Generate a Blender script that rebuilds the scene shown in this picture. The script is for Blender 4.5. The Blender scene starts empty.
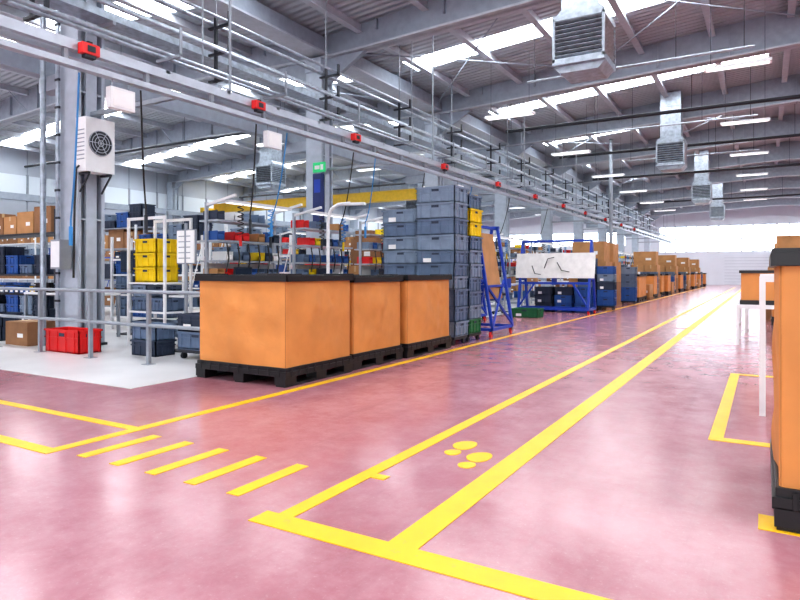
import bpy, math, random
from mathutils import Vector, Matrix
random.seed(7)
S=bpy.context.scene
COL=S.collection

# ---------------------------------------------------------------- materials
def mat(name,c,rough=0.5,metal=0.0,var=0.08,scale=6.0,bump=0.0,bscale=40.0,emit=None,es=0.0):
    m=bpy.data.materials.new(name); m.use_nodes=True
    nt=m.node_tree; b=nt.nodes['Principled BSDF']
    b.inputs['Roughness'].default_value=rough
    b.inputs['Metallic'].default_value=metal
    tc=nt.nodes.new('ShaderNodeTexCoord')
    n=nt.nodes.new('ShaderNodeTexNoise'); n.inputs['Scale'].default_value=scale; n.inputs['Detail'].default_value=4
    nt.links.new(tc.outputs['Object'],n.inputs['Vector'])
    r=nt.nodes.new('ShaderNodeValToRGB')
    r.color_ramp.elements[0].position=0.3; r.color_ramp.elements[1].position=0.7
    r.color_ramp.elements[0].color=(*[max(0,v*(1-var)) for v in c],1)
    r.color_ramp.elements[1].color=(*[min(1,v*(1+var)) for v in c],1)
    nt.links.new(n.outputs['Fac'],r.inputs['Fac'])
    nt.links.new(r.outputs['Color'],b.inputs['Base Color'])
    if bump>0:
        n2=nt.nodes.new('ShaderNodeTexNoise'); n2.inputs['Scale'].default_value=bscale; n2.inputs['Detail'].default_value=3; n2.inputs['Distortion'].default_value=0.8
        nt.links.new(tc.outputs['Object'],n2.inputs['Vector'])
        bp=nt.nodes.new('ShaderNodeBump'); bp.inputs['Strength'].default_value=bump; bp.inputs['Distance'].default_value=0.02
        nt.links.new(n2.outputs['Fac'],bp.inputs['Height']); nt.links.new(bp.outputs['Normal'],b.inputs['Normal'])
    if emit:
        b.inputs['Emission Color'].default_value=(*emit,1); b.inputs['Emission Strength'].default_value=es
    return m

ORANGE=mat('sleeve_orange',(0.66,0.275,0.075),0.55,var=0.12,scale=2.2,bump=0.45,bscale=4)
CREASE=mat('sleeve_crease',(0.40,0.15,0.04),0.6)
BLACK=mat('black_plastic',(0.010,0.010,0.012),0.42,var=0.2)
BLUEGREY=mat('crate_bluegrey',(0.12,0.175,0.27),0.45,var=0.12)
BLUEGREY2=mat('crate_bluegrey_light',(0.21,0.275,0.37),0.45,var=0.12)
DKCR=mat('crate_dark_slot_shade',(0.035,0.05,0.085),0.6)  # dark crate plastic, also the shade painted into crate handle slots
BLUE=mat('blue_paint',(0.015,0.06,0.42),0.4)
BLUEBIN=mat('blue_bin',(0.03,0.11,0.36),0.45)
YEL=mat('yellow_plastic',(0.85,0.60,0.01),0.45)
CRANEY=mat('crane_yellow',(0.74,0.47,0.03),0.45)
RED=mat('red_plastic',(0.70,0.02,0.02),0.4)
GREEN=mat('green_plastic',(0.02,0.16,0.06),0.5)
EXITG=mat('exit_green',(0.02,0.45,0.15),0.5,emit=(0.02,0.5,0.18),es=0.4)
WHITE=mat('white_paint',(0.78,0.79,0.80),0.4,var=0.04)
PAPER=mat('paper_white',(0.85,0.85,0.84),0.7,var=0.03)
STEEL=mat('grey_steel',(0.30,0.33,0.37),0.4,0.3)
GALV=mat('galvanised',(0.40,0.45,0.51),0.36,0.6,var=0.22,scale=9)
ALU=mat('aluminium_profile',(0.46,0.50,0.56),0.35,0.4)
COLM=mat('column_paint',(0.42,0.47,0.54),0.55,var=0.08)
BEAM=mat('beam_paint',(0.31,0.35,0.41),0.55,var=0.08)
PURL=mat('purlin_paint',(0.46,0.49,0.54),0.55)
DARK=mat('dark_metal',(0.022,0.026,0.035),0.5)
NAVY=mat('navy_panel',(0.015,0.03,0.13),0.5)
CARD=mat('cardboard',(0.46,0.24,0.10),0.8,var=0.12,scale=4)
CARD2=mat('cardboard_dark',(0.28,0.14,0.065),0.8,var=0.15,scale=4)
TAPE=mat('tape',(0.55,0.38,0.2),0.4)
PINKB=mat('board_light',(0.75,0.74,0.72),0.6)
SCREEN=mat('screen',(0.02,0.03,0.05),0.15)
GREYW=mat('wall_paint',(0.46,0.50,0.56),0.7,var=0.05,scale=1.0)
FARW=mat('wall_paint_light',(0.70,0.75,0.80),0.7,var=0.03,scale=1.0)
CABLE=mat('cable_blue',(0.05,0.28,0.62),0.5)
CABLEB=mat('cable_black',(0.02,0.02,0.02),0.5)
GLASS=mat('skylight_sheet',(0.9,0.95,1.0),0.5,var=0.01,emit=(0.93,0.97,1.0),es=14.0)
WING=mat('window_sheet',(0.9,0.95,1.0),0.5,var=0.01,emit=(0.82,0.91,1.0),es=4.0)
WINL=mat('window_sheet_dim',(0.6,0.65,0.7),0.5,var=0.01,emit=(0.8,0.9,1.0),es=0.1)
LAMPM=mat('lamp_tube',(0.9,0.9,0.9),0.5,var=0.01,emit=(1,1,1),es=1.0)

def floor_mat():
    m=bpy.data.materials.new('floor_resin'); m.use_nodes=True
    nt=m.node_tree; L=nt.links; b=nt.nodes['Principled BSDF']
    tc=nt.nodes.new('ShaderNodeTexCoord')
    def noise(s,det,rough=0.6,vec=None,dist=0.0):
        n=nt.nodes.new('ShaderNodeTexNoise'); n.inputs['Scale'].default_value=s; n.inputs['Detail'].default_value=det
        n.inputs['Roughness'].default_value=rough; n.inputs['Distortion'].default_value=dist
        L.new(vec or tc.outputs['Object'],n.inputs['Vector']); return n
    def ramp(n,p0,c0,p1,c1):
        r=nt.nodes.new('ShaderNodeValToRGB'); e=r.color_ramp.elements
        e[0].position=p0; e[0].color=(*c0,1); e[1].position=p1; e[1].color=(*c1,1)
        L.new(n.outputs['Fac'],r.inputs['Fac']); return r
    def over(base,fac,k,col):
        mu=nt.nodes.new('ShaderNodeMath'); mu.operation='MULTIPLY'; mu.inputs[1].default_value=k
        L.new(fac.outputs['Color'],mu.inputs[0])
        x=nt.nodes.new('ShaderNodeMixRGB'); x.inputs['Color2'].default_value=(*col,1)
        L.new(mu.outputs[0],x.inputs['Fac']); L.new(base,x.inputs['Color1']); return x.outputs['Color']
    n1=noise(0.6,10,0.68,dist=0.2)
    r1=ramp(n1,0.32,(0.350,0.120,0.145),0.70,(0.46,0.215,0.25))
    n2=noise(2.2,14,0.78,dist=0.1)
    c=over(r1.outputs['Color'],ramp(n2,0.42,(0,0,0),0.80,(1,1,1)),0.42,(0.60,0.39,0.435))
    n3=noise(7,10,0.75); c=over(c,ramp(n3,0.48,(0,0,0),0.78,(1,1,1)),0.40,(0.30,0.095,0.115))
    n5=noise(45,4,0.75); c=over(c,ramp(n5,0.58,(0,0,0),0.76,(1,1,1)),0.32,(0.66,0.46,0.50))
    mp=nt.nodes.new('ShaderNodeMapping'); mp.inputs['Scale'].default_value=(5.0,0.25,1); L.new(tc.outputs['Object'],mp.inputs['Vector'])
    n4=noise(1.3,6,0.7,vec=mp.outputs['Vector'],dist=0.2)
    c=over(c,ramp(n4,0.52,(0,0,0),0.76,(1,1,1)),0.28,(0.24,0.10,0.115))
    L.new(c,b.inputs['Base Color'])
    b.inputs['Specular IOR Level'].default_value=0.65
    rr=nt.nodes.new('ShaderNodeMapRange'); rr.inputs['From Min'].default_value=0.35; rr.inputs['From Max'].default_value=0.7
    rr.inputs['To Min'].default_value=0.13; rr.inputs['To Max'].default_value=0.27
    L.new(n2.outputs['Fac'],rr.inputs['Value']); L.new(rr.outputs['Result'],b.inputs['Roughness'])
    bp=nt.nodes.new('ShaderNodeBump'); bp.inputs['Strength'].default_value=0.04; bp.inputs['Distance'].default_value=0.02
    L.new(n2.outputs['Fac'],bp.inputs['Height']); L.new(bp.outputs['Normal'],b.inputs['Normal'])
    return m
FLOOR=floor_mat()
def line_mat():
    m=mat('floor_line_yellow',(0.84,0.49,0.0),0.4,var=0.06,scale=5)
    nt=m.node_tree; b=nt.nodes['Principled BSDF']; L=nt.links
    r=[n for n in nt.nodes if n.type=='VALTORGB'][0]
    tc=[n for n in nt.nodes if n.type=='TEX_COORD'][0]
    n=nt.nodes.new('ShaderNodeTexNoise'); n.inputs['Scale'].default_value=9; n.inputs['Detail'].default_value=8; n.inputs['Roughness'].default_value=0.8
    L.new(tc.outputs['Object'],n.inputs['Vector'])
    rp=nt.nodes.new('ShaderNodeValToRGB'); rp.color_ramp.elements[0].position=0.58; rp.color_ramp.elements[1].position=0.75
    L.new(n.outputs['Fac'],rp.inputs['Fac'])
    mx=nt.nodes.new('ShaderNodeMixRGB'); mx.inputs['Color2'].default_value=(0.60,0.32,0.16,1)
    L.new(rp.outputs['Color'],mx.inputs['Fac']); L.new(r.outputs['Color'],mx.inputs['Color1']); L.new(mx.outputs['Color'],b.inputs['Base Color'])
    return m
LINE=line_mat()
PALE=mat('pale_floor',(0.68,0.68,0.69),0.3,var=0.08,scale=1.2)
def ceil_mat():
    m=mat('roof_deck',(0.40,0.43,0.47),0.6,var=0.05,scale=0.6)
    nt=m.node_tree; b=nt.nodes['Principled BSDF']; L=nt.links
    tc=[n for n in nt.nodes if n.type=='TEX_COORD'][0]
    w=nt.nodes.new('ShaderNodeTexWave'); w.bands_direction='Y'; w.inputs['Scale'].default_value=1.3
    L.new(tc.outputs['Object'],w.inputs['Vector'])
    bp=nt.nodes.new('ShaderNodeBump'); bp.inputs['Strength'].default_value=0.8; bp.inputs['Distance'].default_value=0.06
    L.new(w.outputs['Fac'],bp.inputs['Height']); L.new(bp.outputs['Normal'],b.inputs['Normal'])
    return m
DECK=ceil_mat()

# ---------------------------------------------------------------- mesh builder
class M:
    def __init__(s): s.v=[];s.f=[];s.mi=[];s.sm=[];s.ml=[]
    def _m(s,m):
        if m not in s.ml: s.ml.append(m)
        return s.ml.index(m)
    def add(s,vs,fs,m,smooth=False):
        o=len(s.v); i=s._m(m); s.v+= [tuple(v) for v in vs]
        for f in fs: s.f.append(tuple(o+k for k in f)); s.mi.append(i); s.sm.append(smooth)
    def box(s,x0,x1,y0,y1,z0,z1,m):
        s.add([(x0,y0,z0),(x1,y0,z0),(x1,y1,z0),(x0,y1,z0),(x0,y0,z1),(x1,y0,z1),(x1,y1,z1),(x0,y1,z1)],
              [(0,3,2,1),(4,5,6,7),(0,1,5,4),(1,2,6,5),(2,3,7,6),(3,0,4,7)],m)
    def cbox(s,c,sz,m,R=None):
        R=R or Matrix.Identity(3); c=Vector(c); h=[k/2 for k in sz]
        P=[(-1,-1,-1),(1,-1,-1),(1,1,-1),(-1,1,-1),(-1,-1,1),(1,-1,1),(1,1,1),(-1,1,1)]
        s.add([c+R@Vector((p[0]*h[0],p[1]*h[1],p[2]*h[2])) for p in P],
              [(0,3,2,1),(4,5,6,7),(0,1,5,4),(1,2,6,5),(2,3,7,6),(3,0,4,7)],m)
    def bar(s,p0,p1,w,m,h=None):
        p0=Vector(p0);p1=Vector(p1); d=p1-p0; L=d.length; z=d.normalized()
        up=Vector((0,0,1)) if abs(z.z)<0.95 else Vector((0,1,0))
        x=up.cross(z).normalized(); y=z.cross(x)
        R=Matrix((x,y,z)).transposed()
        s.cbox((p0+p1)/2,(w,h or w,L),m,R)
    def tube(s,p0,p1,r,m,n=8,r1=None,cap=True):
        p0=Vector(p0);p1=Vector(p1); z=(p1-p0).normalized()
        up=Vector((0,0,1)) if abs(z.z)<0.95 else Vector((0,1,0))
        x=up.cross(z).normalized(); y=z.cross(x); r1=r if r1 is None else r1
        vs=[];
        for p,rr in((p0,r),(p1,r1)):
            for k in range(n):
                a=2*math.pi*k/n; vs.append(p+x*math.cos(a)*rr+y*math.sin(a)*rr)
        s.add(vs,[(k,(k+1)%n,n+(k+1)%n,n+k) for k in range(n)],m,True)
        if cap: s.add(vs,[tuple(range(n))[::-1],tuple(range(n,2*n))],m)
    def path(s,pts,r,m,n=6):
        for a,b in zip(pts[:-1],pts[1:]):
            if (Vector(b)-Vector(a)).length>1e-5: s.tube(a,b,r,m,n)
    def prism(s,poly,ax,a0,a1,m):
        n=len(poly); vs=[]
        for a in(a0,a1):
            for p in poly:
                vs.append({'x':(a,p[0],p[1]),'y':(p[0],a,p[1]),'z':(p[0],p[1],a)}[ax])
        s.add(vs,[tuple(range(n)),tuple(range(2*n-1,n-1,-1))]+[(k,n+k,n+(k+1)%n,(k+1)%n) for k in range(n)],m)
    def mesh(s,name):
        me=bpy.data.meshes.new(name); me.from_pydata(s.v,[],s.f)
        for m in s.ml: me.materials.append(m)
        me.polygons.foreach_set('material_index',s.mi); me.polygons.foreach_set('use_smooth',s.sm)
        me.update(); return me
    def obj(s,name,loc=(0,0,0),rz=0,bevel=0):
        return place(s.mesh(name),name,loc,rz,bevel)
def place(me,name,loc=(0,0,0),rz=0,bevel=0):
    o=bpy.data.objects.new(name,me); COL.objects.link(o); o.location=loc; o.rotation_euler=(0,0,rz)
    if bevel:
        b=o.modifiers.new('bevel','BEVEL'); b.width=bevel; b.segments=2; b.limit_method='ANGLE'; b.angle_limit=0.7
    return o

# ---------------------------------------------------------------- shell
XL,XV,XR=-33.2,-10.4,12.4
RXL,RXR=-21.8,1.0
Z0=7.6; SL=0.082
YB,YE=-16.0,70.0
def roofz(x):
    if x<=XV: return Z0+SL*(11.4-abs(x-RXL))
    return Z0+SL*(11.4-abs(x-RXR))
FR=[6.6+6.77*k for k in range(-3,10)]
SKY=[y+3.385 for y in FR[:-1]]
m=M(); m.box(XL,XR,YB,YE,-0.2,0,FLOOR); m.obj('floor')
m=M(); m.box(-16,-6.08,4.42,7.9,0.0,0.006,PALE); m.box(-32,-6.9,7.9,60,0.0,0.006,PALE)
m.obj('floor_pale_coating')
m=M()
edges=[YB]+sum([[y-0.5,y+0.5] for y in SKY],[])+[YE]
sk=0
def slab(m,x0,x1,y0,y1,mt,t=0.08,up=0.0):
    z0,z1=roofz(x0+1e-4)+up,roofz(x1-1e-4)+up
    m.prism([(x0,z0),(x1,z1),(x1,z1+t),(x0,z0+t)],'y',y0,y1,mt)
SEG=[(XL,RXL),(RXL,XV),(XV,RXR),(RXR,XR)]
for i in range(0,len(edges)-1):
    for a,b in SEG:
        if i%2==0: slab(m,a,b,edges[i],edges[i+1],DECK)
        else:
            slab(m,a,a+0.9 ,edges[i],edges[i+1],DECK); slab(m,b-0.9,b,edges[i],edges[i+1],DECK)
m.obj('ceiling')
for i in range(1,len(edges)-1,2):
    for a,b in SEG:
        q=M(); slab(q,a+0.9,b-0.9,edges[i],edges[i+1],GLASS,0.03,0.02)
        sk+=1; q.obj('window_%d'%sk)
m=M(); m.box(XL-0.2,XL,YB,YE,0,Z0+0.1,GREYW)
for y in range(-14,70,2): m.box(XL,XL+0.03,y,y+0.05,0,Z0,BEAM)
m.obj('wall_left')
m=M(); m.box(XR,XR+0.2,YB,YE,0,Z0+0.1,GREYW); m.obj('wall_right')
m=M()
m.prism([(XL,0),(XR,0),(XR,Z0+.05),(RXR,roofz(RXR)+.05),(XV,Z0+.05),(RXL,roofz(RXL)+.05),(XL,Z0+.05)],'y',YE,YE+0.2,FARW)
m.obj('wall_far')
m=M()
for x0,x1 in((XL,-20),(-12,-8),(9,XR)): m.box(x0,x1,YB-0.2,YB,0,6.2,GREYW)
m.box(XL,XR,YB-0.2,YB,6.2,8.6,GREYW); m.obj('wall_back')
m=M(); m.box(-9.5,8.5,YE-0.05,YE,3.4,5.9,WING)
for x in range(-9,9): m.box(x-0.04,x+0.04,YE-0.1,YE,3.3,6.0,STEEL)
m.box(-9.5,8.5,YE-.1,YE,4.6,4.68,STEEL)
sk+=1; m.obj('window_%d'%sk)
m=M(); m.box(-30,-13,YE-0.05,YE,4.2,5.6,WING); sk+=1; m.obj('window_%d'%sk)
m=M(); m.box(XL,XL+0.05,-10,66,5.0,6.3,WINL)
for y in range(-10,67,2): m.box(XL,XL+0.1,y-0.05,y+0.05,4.95,6.35,STEEL)
sk+=1; m.obj('window_%d'%sk)
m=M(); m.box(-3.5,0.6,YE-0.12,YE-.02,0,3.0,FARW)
for k in range(10): m.box(-3.5,0.6,YE-0.14,YE-0.12,k*0.3,k*0.3+0.03,ALU)
m.obj('door_1')

# ---------------------------------------------------------------- frames
m=M()
m.box(-.26,.26,-.25,-.19,0,7.0,COLM); m.box(-.26,.26,.19,.25,0,7.0,COLM); m.box(-.05,.05,-.19,.19,0,7.0,COLM)
m.box(-.26,-.21,-.1,.1,0,7.0,COLM); m.box(.21,.26,-.1,.1,0,7.0,COLM)
m.box(-.30,.30,-.28,.28,0,.05,DARK)
for z in(2.2,4.4,6.2): m.box(-.25,.25,-.19,.19,z,z+.03,COLM)
m.box(-.26,.26,-.3,.3,6.65,7.0,COLM)
colme=m.mesh('hall_column')
for y in FR:
    place(colme,'hall_column',(XV,y,0))
    place(colme,'hall_column',(XL+.45,y,0))
    if y<60: place(colme,'hall_column',(XR-.45,y,0))
def beam(x0,x1,ridge):
    q=M(); zb=7.0
    zr=roofz(ridge)
    pt=[(x0,zb),(x0+1.6,zb+0.04),(ridge,zb+0.5),(x1-1.6,zb+.04),(x1,zb)]
    top=[(x1,Z0),(ridge,zr),(x0,Z0)]
    q.prism(pt+top,'y',-.05,.05,BEAM)
    for a,b in zip(pt[:-1],pt[1:]): q.prism([a,b,(b[0],b[1]+.05),(a[0],a[1]+.05)],'y',-.19,.19,PURL)
    n=12
    for i in range(1,n):
        x=x0+(x1-x0)*i/n
        q.box(x-.02,x+.02,-.15,.15,zb+.48,roofz(x)-.02,BEAM)
    q.prism([(x0,6.3),(x0+.28,6.3),(x0+1.5,7.02),(x0,7.02)],'y',-.06,.06,BEAM)
    q.prism([(x1,6.3),(x1,7.02),(x1-1.5,7.02),(x1-.28,6.3)],'y',-.06,.06,BEAM)
    return q.mesh('roof_beam')
bR=beam(XV,XR,RXR); bL=beam(XL,XV,RXL)
for y in FR:
    place(bR,'roof_beam',(0,y,0)); place(bL,'roof_beam',(0,y,0))
m=M()
for i in range(0,24):
    x=XL+1.0+i*1.93
    if abs(x-XV)<.5: continue
    z=roofz(x); m.box(x-.04,x+.04,YB,YE,z-.2,z-.002,PURL); m.box(x-.09,x+.09,YB,YE,z-.22,z-.2,PURL)
m.obj('roof_purlins')
m=M(); m.box(XV-.3,XV+.3,YB,YE,7.15,7.55,BEAM); m.box(XV-.36,XV+.36,YB,YE,7.1,7.15,PURL); m.obj('valley_gutter_beam')
m=M()
for i in range(2,len(FR)-1,2):
    y0,y1=FR[i],FR[i+1]
    for a,b in((XV,-4.7),(-4.7,1.0),(-16,XV),(-21.8,-16)):
        za,zb=roofz(a)-.3,roofz(b)-.3
        m.tube((a,y0,za),(b,y1,zb),.02,BEAM,6); m.tube((a,y1,za),(b,y0,zb),.02,BEAM,6)
for y in FR:
    for i in range(0,24,2):
        x=XL+1.0+i*1.93
        if abs(x-XV)<1.8: continue
        for s in(-1,1): m.tube((x,y+s*.75,roofz(x)-.22),(x,y+s*.1,7.5),.02,BEAM,5)
m.obj('roof_bracing')

# ---------------------------------------------------------------- floor markings
T=0.004
def line(x0,x1,y0,y1,nm='floor_line'):
    q=M(); q.box(x0,x1,y0,y1,0,T,LINE); q.obj(nm)
line(-4.52,-4.42,2.64,60)
line(-2.25,-2.15,2.54,60)
line(-1.56,-1.40,2.54,60)
line(-2.33,1.5,2.39,2.54)
line(-14,-4.52,3.27,3.36); line(-14,-4.42,2.53,2.64)
line(-0.38,-0.28,5.35,9.0); line(-0.28,3.0,5.35,5.46); line(-0.28,3,8.9,9.0)
line(-0.03,2.2,3.62,3.84)
line(-2.15,-2.05,3.28,3.36)
for k in range(5):
    x=-4.15+k*.368; line(x-.05,x+.05,2.62,3.26,'crosswalk_stripe')
def foot(x,y):
    q=M()
    def ell(cx,cy,a,b):
        n=20; pts=[(cx+a*math.cos(2*math.pi*k/n),cy+b*math.sin(2*math.pi*k/n)*(1+.15*math.cos(2*math.pi*k/n))) for k in range(n)]
        q.prism(pts[::-1],'z',0,T,LINE)
    ell(0,.11,.085,.12); ell(0.0,-.1,.06,.068); q.obj('footprint_marking',(x,y,0))
foot(-1.94,4.14); foot(-1.73,3.92)

# ---------------------------------------------------------------- pallet boxes
def pallet_box_mesh(w,d,h,seed=0):
    rnd=random.Random(seed); q=M(); hw,hd=w/2,d/2
    for x in(-hw+.09,0,hw-.09):
        q.box(x-.07,x+.07,-hd+.01,hd-.01,0,.03,BLACK)
        for y in(-hd+.1,0,hd-.1): q.box(x-.08,x+.08,y-.1,y+.1,.02,.12,BLACK)
    q.box(-hw,hw,-hd,hd,.11,.17,BLACK); q.box(-hw+.015,hw-.015,-hd+.015,hd-.015,.16,.215,BLACK)
    for k in range(9):
        x=-hw+.1+k*(w-.2)/8; q.box(x-.012,x+.012,-hd-.006,-hd,.115,.2,BLACK); y=-hd+.1+k*(d-.2)/8; q.box(hw,hw+.006,y-.012,y+.012,.115,.2,BLACK)
    r=.03; a,b=hw-.03,hd-.03; per=[]
    def side(p0,p1,n):
        for k in range(n): t=k/n; per.append((p0[0]+(p1[0]-p0[0])*t,p0[1]+(p1[1]-p0[1])*t,math.sin(math.pi*t),None))
    N=30
    def corner(cx,cy,a0):
        for k in range(4):
            an=a0+math.pi/2*k/4; per.append((cx+r*math.cos(an),cy+r*math.sin(an),0,(math.cos(an),math.sin(an))))
    side((-a+r,-b),(a-r,-b),N); corner(a-r,-b+r,-math.pi/2)
    side((a,-b+r),(a,b-r),N); corner(a-r,b-r,0)
    side((a-r,b),(-a+r,b),N); corner(-a+r,b-r,math.pi/2)
    side((-a,b-r),(-a,-b+r),N); corner(-a+r,-b+r,math.pi)
    ns=len(per); rows=30; z0,z1=.19,h-.07; vs=[]
    ph=[rnd.uniform(0,6) for _ in range(6)]
    dents=[(rnd.uniform(-hw,hw),rnd.uniform(.08,.92),rnd.uniform(.04,.11),rnd.uniform(-.02,.014)) for _ in range(18)]
    for j in range(rows+1):
        t=j/rows; z=z0+(z1-z0)*t
        for i,p in enumerate(per):
            x,y,bl,n=p
            if n is None:
                if abs(abs(x)-a)<1e-6: n=(1 if x>0 else -1,0); s_=y
                else: n=(0,1 if y>0 else -1); s_=x
            else: s_=0
            off=0
            if bl>0:
                off=.016*bl*math.sin(math.pi*t)+bl**.5*(.007*math.sin(7*s_+ph[0]+3*t)+.005*math.sin(13*t+ph[1]+4*s_)+.004*math.sin(17*s_-9*t+ph[2]))
                for (ds,dt,dr,da) in dents: off+=bl**.5*da*math.exp(-((s_-ds)**2+(t-dt)**2*.8)/(dr*dr))
            vs.append((x+n[0]*off,y+n[1]*off,z))
    fs=[(j*ns+i,j*ns+(i+1)%ns,(j+1)*ns+(i+1)%ns,(j+1)*ns+i) for j in range(rows) for i in range(ns)]
    q.add(vs,fs,ORANGE,True)
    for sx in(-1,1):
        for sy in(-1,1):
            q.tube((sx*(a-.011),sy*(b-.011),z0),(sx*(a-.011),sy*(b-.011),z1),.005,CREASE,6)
    q.box(-hw,hw,-hd,hd,h-.075,h-.03,BLACK)
    for (x0,x1,y0,y1) in((-hw-.005,hw+.005,-hd-.005,-hd+.03),(-hw-.005,hw+.005,hd-.03,hd+.005),(-hw-.005,-hw+.03,-hd,hd),(hw-.03,hw+.005,-hd,hd)):
        q.box(x0,x1,y0,y1,h-.09,h-.02,BLACK)
    for sx in(-1,1):
        for sy in(-1,1):
            cx,cy=sx*(hw-.14),sy*(hd-.14); q.box(cx-.14,cx+.14,cy-.14,cy+.14,h-.04,h,BLACK)
    for k in range(5):
        x=-hw+.35+k*(w-.7)/4; q.box(x-.02,x+.02,-hd+.06,hd-.06,h-.03,h-.012,BLACK)
    return q.mesh('pallet_box')
def put_pb(x0,x1,y0,y1,h,rz=0,seed=0):
    place(pallet_box_mesh(x1-x0,y1-y0,h,seed),'pallet_box',((x0+x1)/2,(y0+y1)/2,0.0),rz,.006)
put_pb(-6.08,-4.62,5.33,6.66,1.28,0,1)
put_pb(-5.97,-4.66,6.72,8.02,1.25,0.0,2)
put_pb(-5.97,-4.62,8.09,9.60,1.26,0.0,3)
put_pb(.03,1.30,3.64,4.90,1.42,0,4)
pbm=pallet_box_mesh(1.25,1.2,1.2,9)

# ---------------------------------------------------------------- crates
def crate(q,x,y,z,w,d,h,m1,rim=None):
    rim=rim or m1; e=.02
    q.box(x+e,x+w-e,y+e,y+d-e,z,z+.03,m1)
    t=.015
    q.box(x+e,x+w-e,y+e,y+e+t,z+.01,z+h-.02,m1); q.box(x+e,x+w-e,y+d-e-t,y+d-e,z+.01,z+h-.02,m1)
    q.box(x+e,x+e+t,y+e,y+d-e,z+.01,z+h-.02,m1); q.box(x+w-e-t,x+w-e,y+e,y+d-e,z+.01,z+h-.02,m1)
    for zz,hh,o in((z+h-.035,.03,0),(z+h*.62,.018,.008)):
        q.box(x+o,x+w-o,y+o,y+o+.02,zz,zz+hh,rim); q.box(x+o,x+w-o,y+d-o-.02,y+d-o,zz,zz+hh,rim)
        q.box(x+o,x+o+.02,y+o,y+d-o,zz,zz+hh,rim); q.box(x+w-o-.02,x+w-o,y+o,y+d-o,zz,zz+hh,rim)
    for k in range(4):
        xx=x+w*(.14+.24*k); q.box(xx-.008,xx+.008,y+.005,y+.03,z+.02,z+h-.03,rim); q.box(xx-.008,xx+.008,y+d-.03,y+d-.005,z+.02,z+h-.03,rim)
        yy=y+d*(.14+.24*k); q.box(x+.005,x+.03,yy-.008,yy+.008,z+.02,z+h-.03,rim); q.box(x+w-.03,x+w-.005,yy-.008,yy+.008,z+.02,z+h-.03,rim)
    cx=x+w/2; cy=y+d/2
    q.box(cx-.07,cx+.07,y+.012,y+.021,z+h*.7,z+h*.84,DKCR); q.box(x+w-.021,x+w-.012,cy-.07,cy+.07,z+h*.7,z+h*.84,DKCR)  # dark plates on solid walls paint the shade of handle slots
def crate_stack(x,y,w,d,hs,mats,nm='crate_stack',z0=.0,dolly=True,jit=.012):
    q=M(); z=z0; rnd=random.Random(int(abs(x*100+y*7)))
    if dolly:
        q.box(x+.02,x+w-.02,y+.02,y+d-.02,z0+.1,z0+.15,DARK)
        for a in(.08,w-.08):
            for b in(.08,d-.08): q.tube((x+a-.02,y+b,z0+.05),(x+a+.02,y+b,z0+.05),.05,DARK,10)
        z=z0+.15
    for h,mt in zip(hs,mats):
        dx=rnd.uniform(-jit,jit); dy=rnd.uniform(-jit,jit)
        crate(q,x+dx,y+dy,z,w,d,h,mt)
        if rnd.random()<.5: q.box(x+dx+w*.2,x+dx+w*.4,y+dy+.001,y+dy+.004,z+h*.15,z+h*.45,PAPER)
        z+=h-.012
    q.obj(nm)
G,G2=BLUEGREY,BLUEGREY2
crate_stack(-5.48,9.84,.80,.60,[.27]*2+[.33]*1+[.24]*3+[.3]*4,[G2,G,G,G2,G,G,G2,G,G2,G2])
crate_stack(-5.48,10.49,.80,.60,[.27]*10,[GREEN,G2,G,G,G2,G2,G,YEL,YEL,G])
crate_stack(-6.35,10.1,.80,.60,[.27]*9,[G,G2,G,G2,G,G2,G2,G,G2])

def aframe(L,H,D):
    q=M(); w=.055
    for y in(0,L):
        q.bar((0,y,.14),(D*.5-.06,y,H),w,BLUE); q.bar((D,y,.14),(D*.5+.06,y,H),w,BLUE)
        q.bar((0,y,.16),(D,y,.16),w,BLUE); q.bar((D*.2,y,H*.45),(D*.8,y,H*.45),w,BLUE)
        q.bar((D*.5-.1,y,H),(D*.5+.1,y,H),w,BLUE)
        for x in(.04,D-.04):
            q.tube((x-.02,y,.06),(x+.02,y,.06),.06,RED,12); q.box(x-.03,x+.03,y-.02,y+.02,.06,.15,DARK)
    for x in(0.02,D-.02): q.bar((x,0,.16),(x,L,.16),w,BLUE)
    q.bar((D*.5,0,H-.02),(D*.5,L,H-.02),w,BLUE)
    q.bar((D*.22,0,H*.45),(D*.22,L,H*.45),w*.8,BLUE); q.bar((D*.78,0,H*.45),(D*.78,L,H*.45),w*.8,BLUE)
    q.bar((D,0,.2),(D*.75,L,H*.5),w*.7,BLUE); q.bar((D,L,.2),(D*.75,0,H*.5),w*.7,BLUE)
    return q
q=aframe(1.1,2.25,.8)
q.add([(.62,.08,.75),(.62,.95,.75),(.40,.95,2.1),(.40,.08,2.1),(.64,.08,.75),(.64,.95,.75),(.42,.95,2.1),(.42,.08,2.1)],[(0,1,2,3),(7,6,5,4),(0,4,5,1),(1,5,6,2),(2,6,7,3),(3,7,4,0)],CARD)
q.obj('board_trolley',(-5.42,11.45,0))
q=M(); w=.07
for x in(0,2.2):
    q.bar((x,0,.14),(x,.45,2.3),w,BLUE); q.bar((x,.9,.14),(x,.45,2.3),w,BLUE); q.bar((x,0,.15),(x,.9,.15),w,BLUE); q.bar((x,.2,1.1),(x,.7,1.1),w,BLUE)
    for y in(.05,.85): q.tube((x-.025,y,.06),(x+.025,y,.06),.06,RED,12); q.box(x-.03,x+.03,y-.02,y+.02,.06,.15,DARK)
for y,z in((0.02,.15),(.88,.15),(.45,2.28),(.17,.95)): q.bar((0,y,z),(2.2,y,z),w,BLUE)
q.bar((0,.02,.2),(.5,.14,.95),.05,BLUE); q.bar((2.2,.02,.2),(1.7,.14,.95),.05,BLUE)
R=Matrix.Rotation(-math.atan2(.45,2.16),3,'X')
q.cbox((1.1,.25,1.5),(2.5,.03,.8),PINKB,R)
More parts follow.
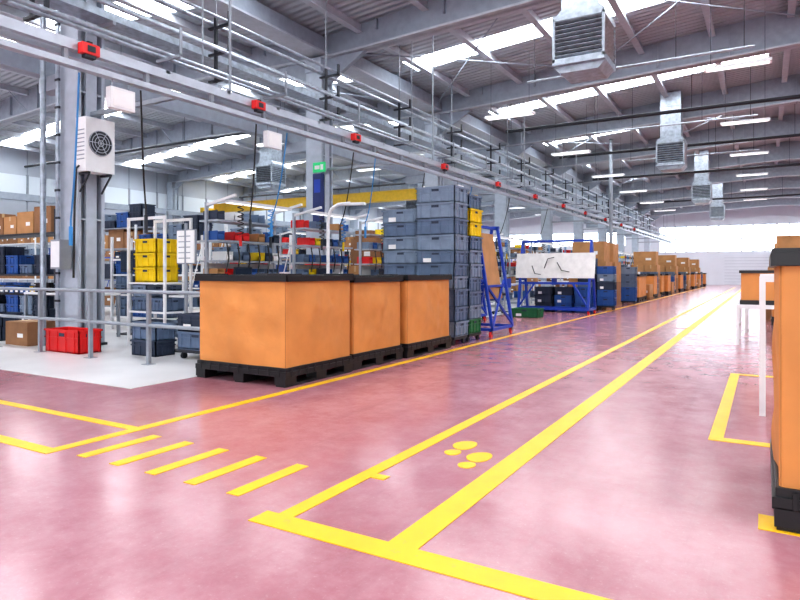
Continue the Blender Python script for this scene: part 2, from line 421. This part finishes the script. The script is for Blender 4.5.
pts=[(0.1,1.35),(.4,1.5),(.8,1.42),(1.2,1.6),(1.7,1.52),(2.1,1.7)]
q.path([(a,.1+(z)*.2-.125,z) for a,z in pts],.016,CABLEB)
q.path([(.8,.155,1.42),(.9,.2,1.72),(1.1,.21,1.76)],.014,CABLEB); q.path([(1.2,.18,1.6),(1.35,.14,1.35),(1.6,.14,1.3)],.014,CABLEB); q.path([(.4,.16,1.5),(.5,.13,1.25),(.7,.12,1.22)],.012,CABLEB)
q.obj('wiring_board_trolley',(-6.8,19.0,0))
for k,(x,mt) in enumerate(((-6.6,DKCR),(-5.95,BLUEBIN),(-5.3,BLUEBIN))):
    crate_stack(x,20.0,.6,.4,[.28]*3,[mt,mt,DKCR if k==1 else mt],dolly=False,z0=.0)
crate_stack(-6.3,17.0,.8,.6,[.26],[GREEN],dolly=False,nm='green_crate')
aframe(1.1,2.25,.8).obj('board_trolley',(-7.2,14.3,0),0.0)

# ---------------------------------------------------------------- cartons / racks / benches
def carton(q,x,y,z,w,d,h,mt=CARD):
    q.box(x,x+w,y,y+d,z,z+h-.006,mt)
    q.box(x,x+w,y,y+d/2-.004,z+h-.006,z+h,mt); q.box(x,x+w,y+d/2+.004,y+d,z+h-.006,z+h,mt)
    if w<d: q.box(x+w/2-.03,x+w/2+.03,y-.002,y,z+h*.75,z+h,TAPE)
    else: q.box(x-.002,x+w+.002,y+d/2-.03,y+d/2+.03,z+h*.8,z+h+.002,TAPE)
    q.box(x+w*.55,x+w*.8,y-.003,y,z+h*.35,z+h*.52,PAPER)
def bin_(q,x,y,z,w,d,h,mt):
    q.box(x,x+w,y,y+d,z,z+.012,mt); q.box(x,x+.012,y,y+d,z,z+h,mt); q.box(x+w-.012,x+w,y,y+d,z,z+h,mt)
    q.box(x,x+w,y+d-.012,y+d,z,z+h,mt); q.box(x,x+w,y,y+.012,z,z+h*.55,mt); q.box(x-.004,x+w+.004,y-.006,y+.01,z+h*.5,z+h*.58,mt)
    q.box(x+w*.25,x+w*.75,y-.004,y,z+h*.15,z+h*.4,PAPER)
def rack(w,d,levels,fills,frame=STEEL,seed=0):
    rnd=random.Random(seed); q=M(); H=levels[-1]+.5
    for x in(0,w):
        for y in(0,d): q.box(x-.025,x+.025,y-.025,y+.025,0,H,frame)
        q.bar((x,0,.3),(x,d,H-.2),.02,frame)
    for lv,f in zip(levels,fills):
        q.box(0,w,0,d,lv-.04,lv,frame)
        x=.05
        while x<w-.15:
            if f=='bin':
                ww=.22
                if x+ww>w-.03: break
                bin_(q,x,.03,lv,ww-.01,d-.08,.17,rnd.choice([BLUEBIN,BLUEBIN,BLUEGREY,BLUEGREY2,YEL,DKCR])); x+=ww
            elif f=='crate':
                ww=.60
                if x+ww>w-.02: break
                n=rnd.choice([1,2,2,3])
                mt=rnd.choice([BLUEGREY,BLUEGREY2,BLUEBIN,DKCR])
                for k in range(n): crate(q,x,.03,lv+k*.22,ww-.03,min(d-.06,.5),.23,mt)
                x+=ww
            elif f=='carton':
                ww=rnd.uniform(.4,.75); ww=min(ww,w-x-.04)
                if ww<.2: break
                carton(q,x,.04,lv,ww-.04,d-.1,rnd.uniform(.3,.6),rnd.choice([CARD,CARD2,CARD2])); x+=ww
            else: break
    return q
def put_rack(x,y,w,d,levels,fills,nm='storage_rack',frame=STEEL,seed=0,rz=0):
    rack(w,d,levels,fills,frame,seed).obj(nm,(x,y,0),rz)
put_rack(-17.6,8.0,4.0,.7,[.3,.8,1.25,2.2],['crate','bin','crate','carton'],seed=3,frame=DARK)
put_rack(-19.6,11.5,4.4,.8,[.3,1.1,2.0,2.6],['carton','crate','carton','crate'],seed=31,frame=STEEL)
put_rack(-14.9,11.0,2.8,.6,[.4,.9,1.3,1.7,2.1],['crate','bin','bin','bin','crate'],nm='bin_shelf',frame=WHITE,seed=4)
put_rack(-12.0,11.0,2.1,.6,[.4,.9,1.3,1.7],['crate','bin','bin','crate'],nm='bin_shelf',frame=WHITE,seed=5)
put_rack(-12.9,8.9,2.4,.5,[.3,.8,1.25,1.6],['crate','crate','crate','bin'],nm='bin_shelf',frame=WHITE,seed=25)
q=M()
for x in(0,.95):
    for y in(0,.55): q.box(x-.02,x+.02,y-.02,y+.02,0,2.25,WHITE)
for z in(.18,.62,1.12): q.box(0,.95,0,.55,z-.03,z,WHITE)
q.box(0,.95,0,.03,2.2,2.25,WHITE); q.box(0,.95,.52,.55,2.2,2.25,WHITE)
crate(q,.05,.02,.18,.4,.5,.27,BLUEGREY); crate(q,.5,.02,.18,.4,.5,.27,BLUEGREY2)
crate(q,.05,.02,.62,.4,.5,.23,BLUEGREY); crate(q,.5,.02,.62,.4,.5,.23,BLUEGREY); crate(q,.05,.02,.85,.4,.5,.22,BLUEGREY2)
for k in range(3): crate(q,.1,.02,1.12+k*.25,.6,.5,.26,YEL)
q.obj('crate_rack',(-9.65,6.98,0))

def bench(L,D,seed=0,hi=2.5):
    """assembly workbench, length along Y, operator side +X"""
    rnd=random.Random(seed); q=M()
    for y in(0,L):
        q.box(0,.05,y-.025,y+.025,0,hi,ALU); q.box(D-.05,D,y-.025,y+.025,0,.86,ALU)
        q.box(0,D,y-.02,y+.02,.15,.19,ALU)
        q.bar((.03,y,hi-.05),(D*.9,y,hi+.08),.045,WHITE)
    q.box(0,D,-.03,L+.03,.86,.9,WHITE); q.box(.05,D-.1,0,L,.3,.33,STEEL)
    q.box(0,.03,0,L,1.1,1.45,PINKB)
    for z in(1.2,1.5,1.85,2.2):
        q.box(-.15,.3,0,L,z-.03,z,ALU)
        y=.04
        while y<L-.2:
            mt=rnd.choice([BLUEBIN,BLUEGREY,BLUEGREY2,BLUEBIN,BLUEGREY,DKCR,CARD,YEL,RED,PAPER]) if rnd.random()<(.85 if z<2 else .55) else None
            if mt: q.box(-.1,.24,y,y+.17,z,z+.02,mt); q.box(-.1,.24,y,y+.012,z,z+.16,mt); q.box(-.1,.24,y+.158,y+.17,z,z+.16,mt); q.box(.22,.24,y,y+.17,z,z+.1,mt); q.box(-.1,-.08,y,y+.17,z,z+.16,mt)
            y+=.2
    q.box(D*.45,D*.6,0,L,hi-.02,hi+.03,WHITE); q.box(D*.47,D*.58,.1,L-.1,hi-.03,hi-.02,LAMPM)
    y=L*.3
    q.bar((.03,y,1.2),(.35,y,1.25),.03,DARK); q.cbox((.37,y,1.25),(.03,.42,.27),DARK); q.cbox((.387,y,1.25),(.004,.38,.23),SCREEN)
    carton(q,.35,L*.6,.9,.3,.4,.22,rnd.choice([CARD,CARD2]))
    crate(q,.1,.15,.33,.5,.35,.25,BLUEBIN); crate(q,.1,L*.55,.33,.5,.35,.25,BLUEGREY)
    for f in(.25,.7):
        pts=[]
        for k in range(60):
            a=k*.7; pts.append((D*.5+.05*math.cos(a),L*f+.05*math.sin(a),hi-.02-k*.009))
        q.path(pts,.009,CABLE if f>.5 else CABLEB,5); q.tube((D*.5,L*f,hi-.55),(D*.5,L*f,hi-.75),.025,rnd.choice([RED,DARK,YEL]),8)
    for k in range(6):
        yy=L*(.1+.15*k); q.path([(.33,yy,1.8),(.35,yy+.03,1.55),(.34,yy-.02,1.3-.04*(k%3))],.014,CABLEB,5)
    return q
bms=[bench(1.7,.8,i).mesh('assembly_workbench') for i in range(4)]
ys=[7.5,9.8,12.2,14.7]+[17.2+2.5*k for k in range(16)]
for i,y in enumerate(ys): place(bms[i%4],'assembly_workbench',(-8.3,y,0))
for i in range(9): place(bms[(i+1)%4],'assembly_workbench',(-12.8-(i%2)*2.2,14.5+5.5*(i//2),0))
q=M()
for k in range(5):
    a=2*math.pi*k/5; q.bar((0,0,.1),(.28*math.cos(a),.28*math.sin(a),.06),.035,DARK); q.tube((.28*math.cos(a),.28*math.sin(a)-.015,.03),(.28*math.cos(a),.28*math.sin(a)+.015,.03),.03,DARK,10)
q.tube((0,0,.08),(0,0,.58),.03,STEEL); q.tube((0,0,.58),(0,0,.65),.19,DARK,20); q.bar((-.17,0,.6),(-.23,0,.95),.03,STEEL); q.box(-.27,-.22,-.18,.18,.82,1.1,BLUE)
st=q.mesh('work_stool')
for y in(8.3,10.7,16.0,18.1,23.0): place(st,'work_stool',(-7.05,y,0),3.0)

q=M(); q.box(-.2,.2,-.2,.2,0,.03,DARK); q.tube((0,0,0),(0,0,2.1),.03,STEEL); q.box(-.2,.2,-.02,.02,1.45,1.98,PAPER); q.box(-.22,.22,0,.03,1.43,2.0,STEEL)
for k in range(5): q.box(-.16,.12,-.022,-.02,1.52+k*.09,1.535+k*.09,STEEL)
q.obj('notice_board_stand',(-8.2,7.0,0))
q=M(); q.box(-.2,.2,-.2,.2,0,.03,DARK); q.tube((0,0,0),(0,0,1.5),.03,STEEL); q.box(-.3,.3,-.03,.03,1.3,1.75,DARK); q.box(-.28,.28,-.035,-.03,1.33,1.72,SCREEN)
q.obj('monitor_stand',(-11.4,8.3,0))

q=M(); q.box(0,.7,0,.5,0,1.62,RED); q.box(.02,.34,-.01,0,.05,1.57,RED); q.box(.36,.68,-.01,0,.05,1.57,RED); q.box(.32,.34,-.03,-.01,.7,.9,DARK); q.box(.36,.38,-.03,-.01,.7,.9,DARK)
q.obj('red_tool_cabinet',(-9.6,11.75,0),0,.006)
q=M(); q.box(0,1.2,0,1.0,0,.12,CARD2)
for a in(0,.6):
    carton(q,a,0,.12,.56,.9,.7,CARD); carton(q,a,.05,.82,.56,.85,.65,CARD)
carton(q,.1,.1,1.47,.8,.7,.75,CARD2)
q.obj('carton_pile',(-9.95,13.95,0))

q=M(); q.box(-.15,.15,-.15,.15,0,.04,WHITE)
q.path([(0,0,0),(0,0,2.3),(.05,0,2.5),(.2,0,2.6),(.45,0,2.62)],.035,WHITE,8); q.box(.3,.75,-.06,.06,2.58,2.63,WHITE)
q.obj('bench_lamp_post',(-7.3,9.65,0),0.3)
q=M()
for x in(0,1.0):
    for y in(0,1.0): q.box(x-.03,x+.03,y-.03,y+.03,0,2.2,DARK)
for z in(.7,1.3,2.15): q.box(0,1,0,.05,z,z+.05,DARK); q.box(0,1,.95,1,z,z+.05,DARK); q.box(0,.05,0,1,z,z+.05,DARK); q.box(.95,1,0,1,z,z+.05,DARK)
q.box(0,1,0,1,.72,.75,STEEL); carton(q,.1,.1,.75,.7,.7,.9,CARD)
for k in range(7): q.path([(.1+.12*k,.03,2.15),(.12+.12*k,.0,1.8),(.05+.13*k,.02,1.55+.05*(k%3))],.014,CABLEB,5)
q.obj('harness_rack',(-7.2,12.0,0))

k=0
for y in(15.5,20.5,25.5,33,42,52):
    for x in(-31,-27,-23,-19.2):
        k+=1
        put_rack(x,y,3.1,.9,[.15,1.0,1.9,2.6],[random.choice(['carton','crate','bin']) for _ in range(3)]+[random.choice(['carton','crate','crate','none'])],seed=40+k,frame=random.choice([WHITE,BLUE,STEEL]))
for i,y in enumerate((16.0,18.6,22.5,29,35.5,42,49)):
    put_rack(-11.6+.0,y,2.0,.6,[.3,.9,1.5,2.0],['carton','crate','bin','carton'],nm='bin_shelf',frame=WHITE,seed=80+i)

q=M(); q.box(0,1.3,0,1.2,0,.12,CARD2)
carton(q,0,0,.12,.62,1.1,.8,CARD); carton(q,.66,0,.12,.62,1.1,.8,CARD2); carton(q,0,0,.92,.62,1.1,.75,CARD); carton(q,.66,0,.92,.62,1.1,.75,CARD); carton(q,.1,.1,1.67,1.1,.9,.7,CARD)
cp=q.mesh('carton_pile')
q=M(); q.box(0,1.3,0,1.2,0,.12,CARD2)
carton(q,0,0,.12,.8,1.1,.55,CARD2); carton(q,.84,0,.12,.44,1.1,.6,CARD); carton(q,.1,.1,.67,.6,.8,.5,CARD)
cq=q.mesh('carton_pile')
place(cp,'carton_pile',(-6.05,22.2,0)); place(cp,'carton_pile',(-6.1,24.0,0))
crate_stack(-4.95,21.6,.6,.4,[.28]*5,[BLUEBIN,BLUEBIN,DKCR,G2,BLUEBIN])
crate_stack(-5.6,21.6,.6,.4,[.28]*6,[DKCR,G,G,DKCR,G2,G])
crate_stack(-5.9,25.8,.8,.6,[.3]*5,[G2,G,G,G2,G2]); crate_stack(-5.0,25.8,.6,.4,[.28]*5,[BLUEBIN,BLUEBIN,G,G,G2]); crate_stack(-5.8,26.8,.8,.6,[.3]*5,[G]*5)
yy=28.0; i=0
while yy<63:
    r=i%5
    if r in(0,1,3): place(pbm,'pallet_box',(-5.25-(i%3)*.08,yy+.6,0)); yy+=1.35
    elif r==2: place(cq,'carton_pile',(-5.9,yy,0)); yy+=1.5
    else: place(cp,'carton_pile',(-6.1,yy,0)); yy+=1.5
    if i%4==3:
        crate_stack(-5.5,yy,.8,.6,[.3]*4,[G2,G,BLUEBIN,G]); yy+=.9
    i+=1

def wtable(w,d,h):
    q=M()
    for a in(0,w):
        for b in(0,d): q.box(a-.025,a+.025,b-.025,b+.025,0,h,WHITE)
    for b in(0,d): q.box(0,w,b-.02,b+.02,h-.05,h,WHITE)
    for a in(0,w): q.box(a-.02,a+.02,0,d,h-.05,h,WHITE); q.box(a-.015,a+.015,0,d,.3,.33,WHITE)
    q.box(-.02,w+.02,-.02,d+.02,h,h+.02,WHITE); return q
wtable(1.2,1.0,1.26).obj('white_work_table',(-.02,6.5,0))
q=wtable(1.3,1.1,.70); q.box(.03,1.27,.03,1.07,.72,.80,BLACK); carton(q,.05,.05,.8,1.2,1.0,.48,ORANGE); q.box(0.02,1.28,.02,1.08,1.28,1.33,BLACK); q.obj('white_work_table',(-.42,12.6,0))
q=wtable(1.3,1.1,.80); carton(q,.1,.1,.82,.5,.8,.4,CARD); crate(q,.7,.2,.82,.5,.4,.28,BLUEGREY); q.obj('white_work_table',(-.35,15.2,0))
yy=17.5
i=0
while yy<62:
    if i%3==2: place(cp,'carton_pile',(.2,yy,0))
    elif i%3==1: place(cq,'carton_pile',(.0,yy,0))
    else: place(pbm,'pallet_box',(.75+.1*(i%2),yy+.6,0))
    yy+=1.9; i+=1
for i,yv in enumerate((19,27,36,46)): put_rack(2.6,yv,2.8,.9,[.15,1.0,1.9,2.7],['carton','crate','carton','carton'],seed=120+i)

q=M()
for i in range(7):
    x=-6.1-1.34*i if i else -6.15
    q.box(x-.025,x+.025,5.675,5.725,0,1.03,STEEL); q.box(x-.07,x+.07,5.63,5.77,0,.012,STEEL)
for z in(1.02,.55): q.tube((-14.3,5.7,z),(-6.12,5.7,z),.026,STEEL,10)
q.obj('guard_railing')
q=M(); crate(q,0,0,0,.95,.42,.38,RED); q.obj('red_crate',(-10.2,5.8,0))
q=M(); carton(q,0,0,0,.7,.5,.42,CARD2); q.obj('cardboard_box',(-11.75,6.0,0))
q=M(); q.box(0,2.2,0,.7,.84,.88,WHITE)
for a in(.03,2.17):
    for b in(.03,.67): q.box(a-.025,a+.025,b-.025,b+.025,0,.84,STEEL)
crate(q,.2,.1,.88,.55,.4,.2,BLACK); crate(q,.9,.1,.88,.55,.4,.2,BLUEGREY)
crate(q,.1,.1,.0,.6,.4,.27,DKCR); crate(q,.1,.1,.26,.6,.4,.27,DKCR); crate(q,.8,.1,.0,.6,.4,.27,BLUEGREY)
q.obj('packing_table',(-13.3,7.15,0))
crate_stack(-8.55,6.2,.6,.4,[.25]*2,[DKCR,BLUEGREY],dolly=False)
crate_stack(-7.6,6.3,.8,.6,[.27]*2,[BLUEGREY,DKCR],dolly=True)
crate_stack(-12.9,6.2,.6,.4,[.27]*2,[DKCR,DKCR],dolly=False)

# ---------------------------------------------------------------- column accessories
q=M(); q.box(0,.28,-.27,.27,0,.92,WHITE)      # air conditioner on the +X face, fan facing +X
n=24; cz=.5
for rr in(.21,.16,.11,.05):
    p=[(.295,rr*math.cos(2*math.pi*k/n),cz+rr*math.sin(2*math.pi*k/n)) for k in range(n+1)]; q.path(p,.007,ALU,4)
q.tube((.28,0,cz),(.292,0,cz),.215,DARK,24)
for k in range(6):
    a=math.pi*k/3; q.bar((.298,0,cz),(.298,.21*math.cos(a),cz+.21*math.sin(a)),.01,ALU)
for k in range(8): q.box(.04,.25,-.275,-.27,.2+k*.07,.22+k*.07,STEEL)
for y in(-.2,.2): q.bar((0,y,-.02),(.28,y,-.02),.04,DARK); q.bar((.01,y,-.33),(.27,y,-.04),.025,DARK)
q.path([(.1,-.27,.1),(.1,-.32,.05),(.05,-.32,-.6),(.02,-.32,-1.8)],.018,CABLEB,6)
q.obj('air_conditioner_unit',(XV+.31,6.55,3.0),0,.012)
q=M(); q.box(-.15,.15,-.1,0,0,1.5,NAVY); q.box(-.1,.1,-.105,-.1,1.0,1.35,BLUE); q.obj('navy_panel_board',(XV+.2,FR[4]-.255,2.4))
q=M(); q.box(-.2,.2,-.03,0,0,.26,EXITG); q.box(-.14,.02,-.034,-.03,.08,.18,PAPER); q.box(.05,.14,-.034,-.03,.06,.2,PAPER); q.obj('exit_sign',(XV+.2,FR[4]-.255,3.95))
q=M(); q.box(-.14,.14,-.2,0,0,.5,STEEL); q.box(-.12,.12,-.205,-.2,.03,.47,WHITE); q.obj('electrical_box',(XV+.05,6.28,1.35))
q=M(); q.tube((0,0,0),(0,0,6.95),.05,GALV); q.obj('downpipe',(XV-.52,6.2,0))
q=M(); q.box(-.04,.04,-.03,.0,0,6.6,GALV)
for k in range(13): q.box(-.06,.06,-.035,0,.3+k*.48,.34+k*.48,DARK)
q.obj('cable_trunking',(XV-.2,6.285,0))

# ---------------------------------------------------------------- overhead rails & pipes
XRl=-7.0
q=M()
q.box(XRl-.05,XRl+.05,-4,60,3.90,4.02,ALU); q.box(XRl-.06,XRl+.06,-4,60,3.70,3.77,ALU); q.box(XRl-.3,XRl-.22,-4,60,3.9,4.0,ALU)
y=-3.5
while y<60: q.box(XRl-.03,XRl+.03,y,y+.05,3.76,3.9,STEEL); q.box(XRl-.3,XRl+.05,y+.3,y+.36,3.98,4.03,STEEL); y+=1.1
for k in range(3): q.tube((XRl-.18+.03*k,-4,4.045),(XRl-.18+.03*k,60,4.045),.013,CABLEB,5)
for y in FR[2:-1]:
    q.bar((XRl-.1,y+.3,4.0),(XRl-.1,y+.3,7.6),.03,STEEL); q.bar((XV+.28,y,4.05),(XRl,y,4.05),.07,STEEL)
q.obj('overhead_power_rail')
q=M()
for x,z,r in((-7.45,4.45,.035),(-7.62,4.45,.03),(-7.3,4.75,.025)): q.tube((x,-4,z),(x,60,z),r,GALV,8)
y=-3
while y<60:
    q.box(-7.72,-7.2,y,y+.04,4.38,4.42,STEEL); q.box(-7.22,-7.2,y,y+.04,4.4,4.8,STEEL); y+=2.26
for y in FR[2:-1]: q.bar((-7.7,y+.3,4.4),(-7.7,y+.3,7.6),.018,STEEL)
q.obj('compressed_air_pipes')
q=M()
for x,z,r in((-8.75,4.95,.05),(-8.75,5.45,.045),(-8.95,5.95,.045),(-8.6,5.95,.03)): q.tube((x,-4,z),(x,60,z),r,GALV,10)
y=1.5
while y<60:
    q.box(-8.9,-8.85,y-.025,y+.025,4.85,6.1,DARK); q.box(-8.885,-8.865,y-.01,y+.01,6.1,7.7,STEEL)
    for z in(4.86,5.36,5.86): q.box(-9.05,-8.5,y-.03,y+.03,z,z+.04,DARK); q.box(-8.54,-8.5,y-.03,y+.03,z,z+.25,DARK)
    y+=3.385
q.obj('pipe_rack')
q=M(); q.box(-9.9,-9.5,-4,60,5.55,5.58,GALV); q.box(-9.9,-9.88,-4,60,5.58,5.68,GALV); q.box(-9.52,-9.5,-4,60,5.58,5.68,GALV)
for k in range(4): q.tube((-9.8+.07*k,-4,5.6),(-9.8+.07*k,60,5.6),.025,CABLEB,6)
for y in FR[2:-1]: q.box(XV+.27,-9.5,y-.03,y+.03,5.49,5.55,STEEL)
q.obj('cable_tray')
q=M(); q.box(-.05,.05,-.11,.11,0,.13,RED); q.box(.05,.06,-.05,.05,.03,.1,DARK); q.box(-.04,.04,-.07,.07,-.04,0,DARK); q.box(-.03,.03,-.03,.03,.13,.16,DARK)
rj=q.mesh('red_junction_box')
for y in(4.45,7.3,10.0,13.9,17.5,21,24.5,28,32,36,40): place(rj,'red_junction_box',(XRl+.115,y,3.86),0,.006)
def sag(p0,p1,s,n=14):
    out=[]
    for k in range(n+1):
        t=k/n; v=Vector(p0).lerp(Vector(p1),t); out.append((v.x,v.y,v.z-s*4*t*(1-t)))
    return out
for y in(4.95,7.75,15.0):
    q=M(); q.box(-.05,.05,-.17,.17,3.34,3.6,WHITE); q.box(.05,.055,-.14,.14,3.37,3.57,PAPER); q.bar((0,-.12,3.6),(0,-.12,3.7),.015,STEEL); q.bar((0,.12,3.6),(0,.12,3.7),.015,STEEL)
    q.obj('hanging_control_box',(XRl,y,0))
for y,z1,mt,dx in((4.45,2.0,CABLE,-.9),(5.3,2.2,CABLEB,-.5),(7.45,2.3,CABLEB,-.6),(8.2,2.3,CABLE,-.8),(10.2,2.3,CABLEB,-.7),(11,2.4,CABLE,-.6),(13.2,2.4,CABLEB,-.7),(16,2.4,CABLE,-.7),(19,2.4,CABLEB,-.7),(23,2.4,CABLEB,-.7)):
    q=M(); q.path(sag((XRl-.08,y,3.69),(XRl+dx,y+.4,z1),.25)+[(XRl+dx,y+.4,z1-.15)],.012,mt,6); q.tube((XRl+dx,y+.4,z1-.1),(XRl+dx,y+.4,z1-.35),.025,CABLE if mt is CABLE else DARK,8)
    q.obj('drop_cable')

# ---------------------------------------------------------------- crane
q=M(); yc=30.0
q.box(-32.2,-11.3,yc-.2,yc+.2,5.35,5.85,CRANEY); q.box(-32.2,-11.3,yc-.27,yc+.27,5.31,5.35,CRANEY); q.box(-32.2,-11.3,yc-.27,yc+.27,5.85,5.89,CRANEY)
for x in(-32.0,-11.4): q.box(x-.15,x+.15,yc-1.4,yc+1.4,5.22,5.55,CRANEY)
q.box(-16.3,-15.2,yc-.3,yc+.3,4.75,5.3,CRANEY); q.tube((-15.7,yc,4.75),(-15.7,yc,3.7),.02,DARK); q.box(-15.85,-15.55,yc-.1,yc+.1,3.45,3.75,YEL)
q.path([(-15.7+.12*math.sin(a),yc,3.35-.12*math.cos(a)+.0) for a in[math.pi*k/8 for k in range(-8,4)][::-1]],.03,DARK)
q.obj('overhead_crane')
q=M()
for x in(-32.0,-11.4): q.box(x-.12,x+.12,-10,66,4.87,5.2,BEAM)
for y in FR[1:-1]: q.box(-11.55,XV-.27,y-.12,y+.12,4.6,4.87,BEAM); q.box(-32.45,-31.85,y-.12,y+.12,4.6,4.87,BEAM)
q.obj('crane_runway')

# ---------------------------------------------------------------- duct diffusers
def diffuser():
    q=M(); a=.5
    q.box(-.36,.36,-.36,.36,6.45,8.15,GALV)
    for z in(6.9,7.6): q.box(-.39,.39,-.39,.39,z,z+.04,GALV)
    q.prism([(-.36,6.45),(-a,6.32),(-a,6.3),(a,6.3),(a,6.32),(.36,6.45)],'y',-.36,.36,GALV)
    q.box(-a,a,-a,a,6.2,6.3,GALV); q.box(-a,a,-a,a,5.34,5.46,GALV); q.box(-a+.05,a-.05,-a+.05,a-.05,5.4,6.25,DARK)
    q.prism([(-a,5.34),(-.36,5.2),(.36,5.2),(a,5.34)],'y',-.4,.4,GALV)
    for sx in(-1,1):
        for sy in(-1,1): q.box(sx*a-.05*(sx>0),sx*a+.05*(sx<0),sy*a-.05*(sy>0),sy*a+.05*(sy<0),5.4,6.25,GALV)
    for k in range(9):
        z=5.5+k*.083
        for s in(-1,1):
            q.cbox((0,s*(a-.03),z),(2*a-.1,.07,.012),GALV,Matrix.Rotation(s*.6,3,'X')); q.cbox((s*(a-.03),0,z),(.07,2*a-.1,.012),GALV,Matrix.Rotation(-s*.6,3,'Y'))
    return q.mesh('air_duct_diffuser')
dm=diffuser()
for y in(12.5,25.9,39.2,52.6): place(dm,'air_duct_diffuser',(-3.1,y,0),0)
for y in(22,36): place(dm,'air_duct_diffuser',(-20,y,0))

def lum():
    q=M(); q.box(-.75,.75,-.14,.14,0,.07,WHITE); q.box(-.7,.7,-.1,.1,-.012,0,LAMPM)
    for x in(-.6,.6): q.tube((x,0,.07),(x,0,1.85),.006,DARK,4)
    return q.mesh('linear_luminaire')
lm=lum()
for y in(16.7,23.5,30.2,37,43.8,50):
    for x in(-6.6,-.6): place(lm,'linear_luminaire',(x,y+1.0,roofz(x)-1.95))
for y in(9.9,16.7,23.5,30.2,37,43.8,50): place(lm,'linear_luminaire',(-16,y+1,roofz(-16)-1.95))
for y,z in((21.6,6.45),(28.5,6.6),(34.9,6.4),(48.5,6.4)):
    q=M(); q.tube((-8.2,y,z),(11.8,y,z),.06,DARK,8)
    x=-8.0
    while x<11: q.bar((x,y,z),(x,y,roofz(x)-.01),.015,DARK); x+=3
    q.obj('sprinkler_pipe')
for y in(17.0,31.5):
    q=M(); q.tube((-31.5,y,6.5),(-11.8,y,6.5),.06,DARK,8)
    for x in(-30,-25,-20,-15): q.bar((x,y,6.5),(x,y,roofz(x)-.01),.015,DARK)
    q.obj('sprinkler_pipe')
for y in(15.8,22.8,29.3):
    q=M()
    for x in(-5.2,-4.0,-1.8,-.4): q.tube((x,y,6.3),(x,y,roofz(x)-.02),.009,DARK,4)
    q.tube((-5.4,y,6.3),(-.2,y,6.3),.03,GALV,6)
    q.obj('suspended_conduit')
q=M(); q.tube((0,0,0),(0,0,7.9),.09,STEEL,12); q.box(-.2,.2,-.2,.2,0,.03,STEEL); q.obj('steel_post',(-6.6,31.9,0))

# ---------------------------------------------------------------- light
w=bpy.data.worlds.new('world'); S.world=w; w.use_nodes=True
bg=w.node_tree.nodes['Background']; bg.inputs['Color'].default_value=(0.92,0.96,1,1); bg.inputs['Strength'].default_value=3.2
S.view_settings.view_transform='Standard'
for lk in('Medium High Contrast','Standard - Medium High Contrast'):
    try: S.view_settings.look=lk; break
    except Exception as e: pass
S.view_settings.exposure=0.12

cam=bpy.data.cameras.new('camera'); co=bpy.data.objects.new('camera',cam); COL.objects.link(co)
co.location=(0,0,1.3); co.rotation_euler=(math.radians(90),0,math.atan2(365,620))
cam.sensor_width=36; cam.lens=620/800*36; cam.shift_y=-28/800; cam.clip_end=300
S.camera=co
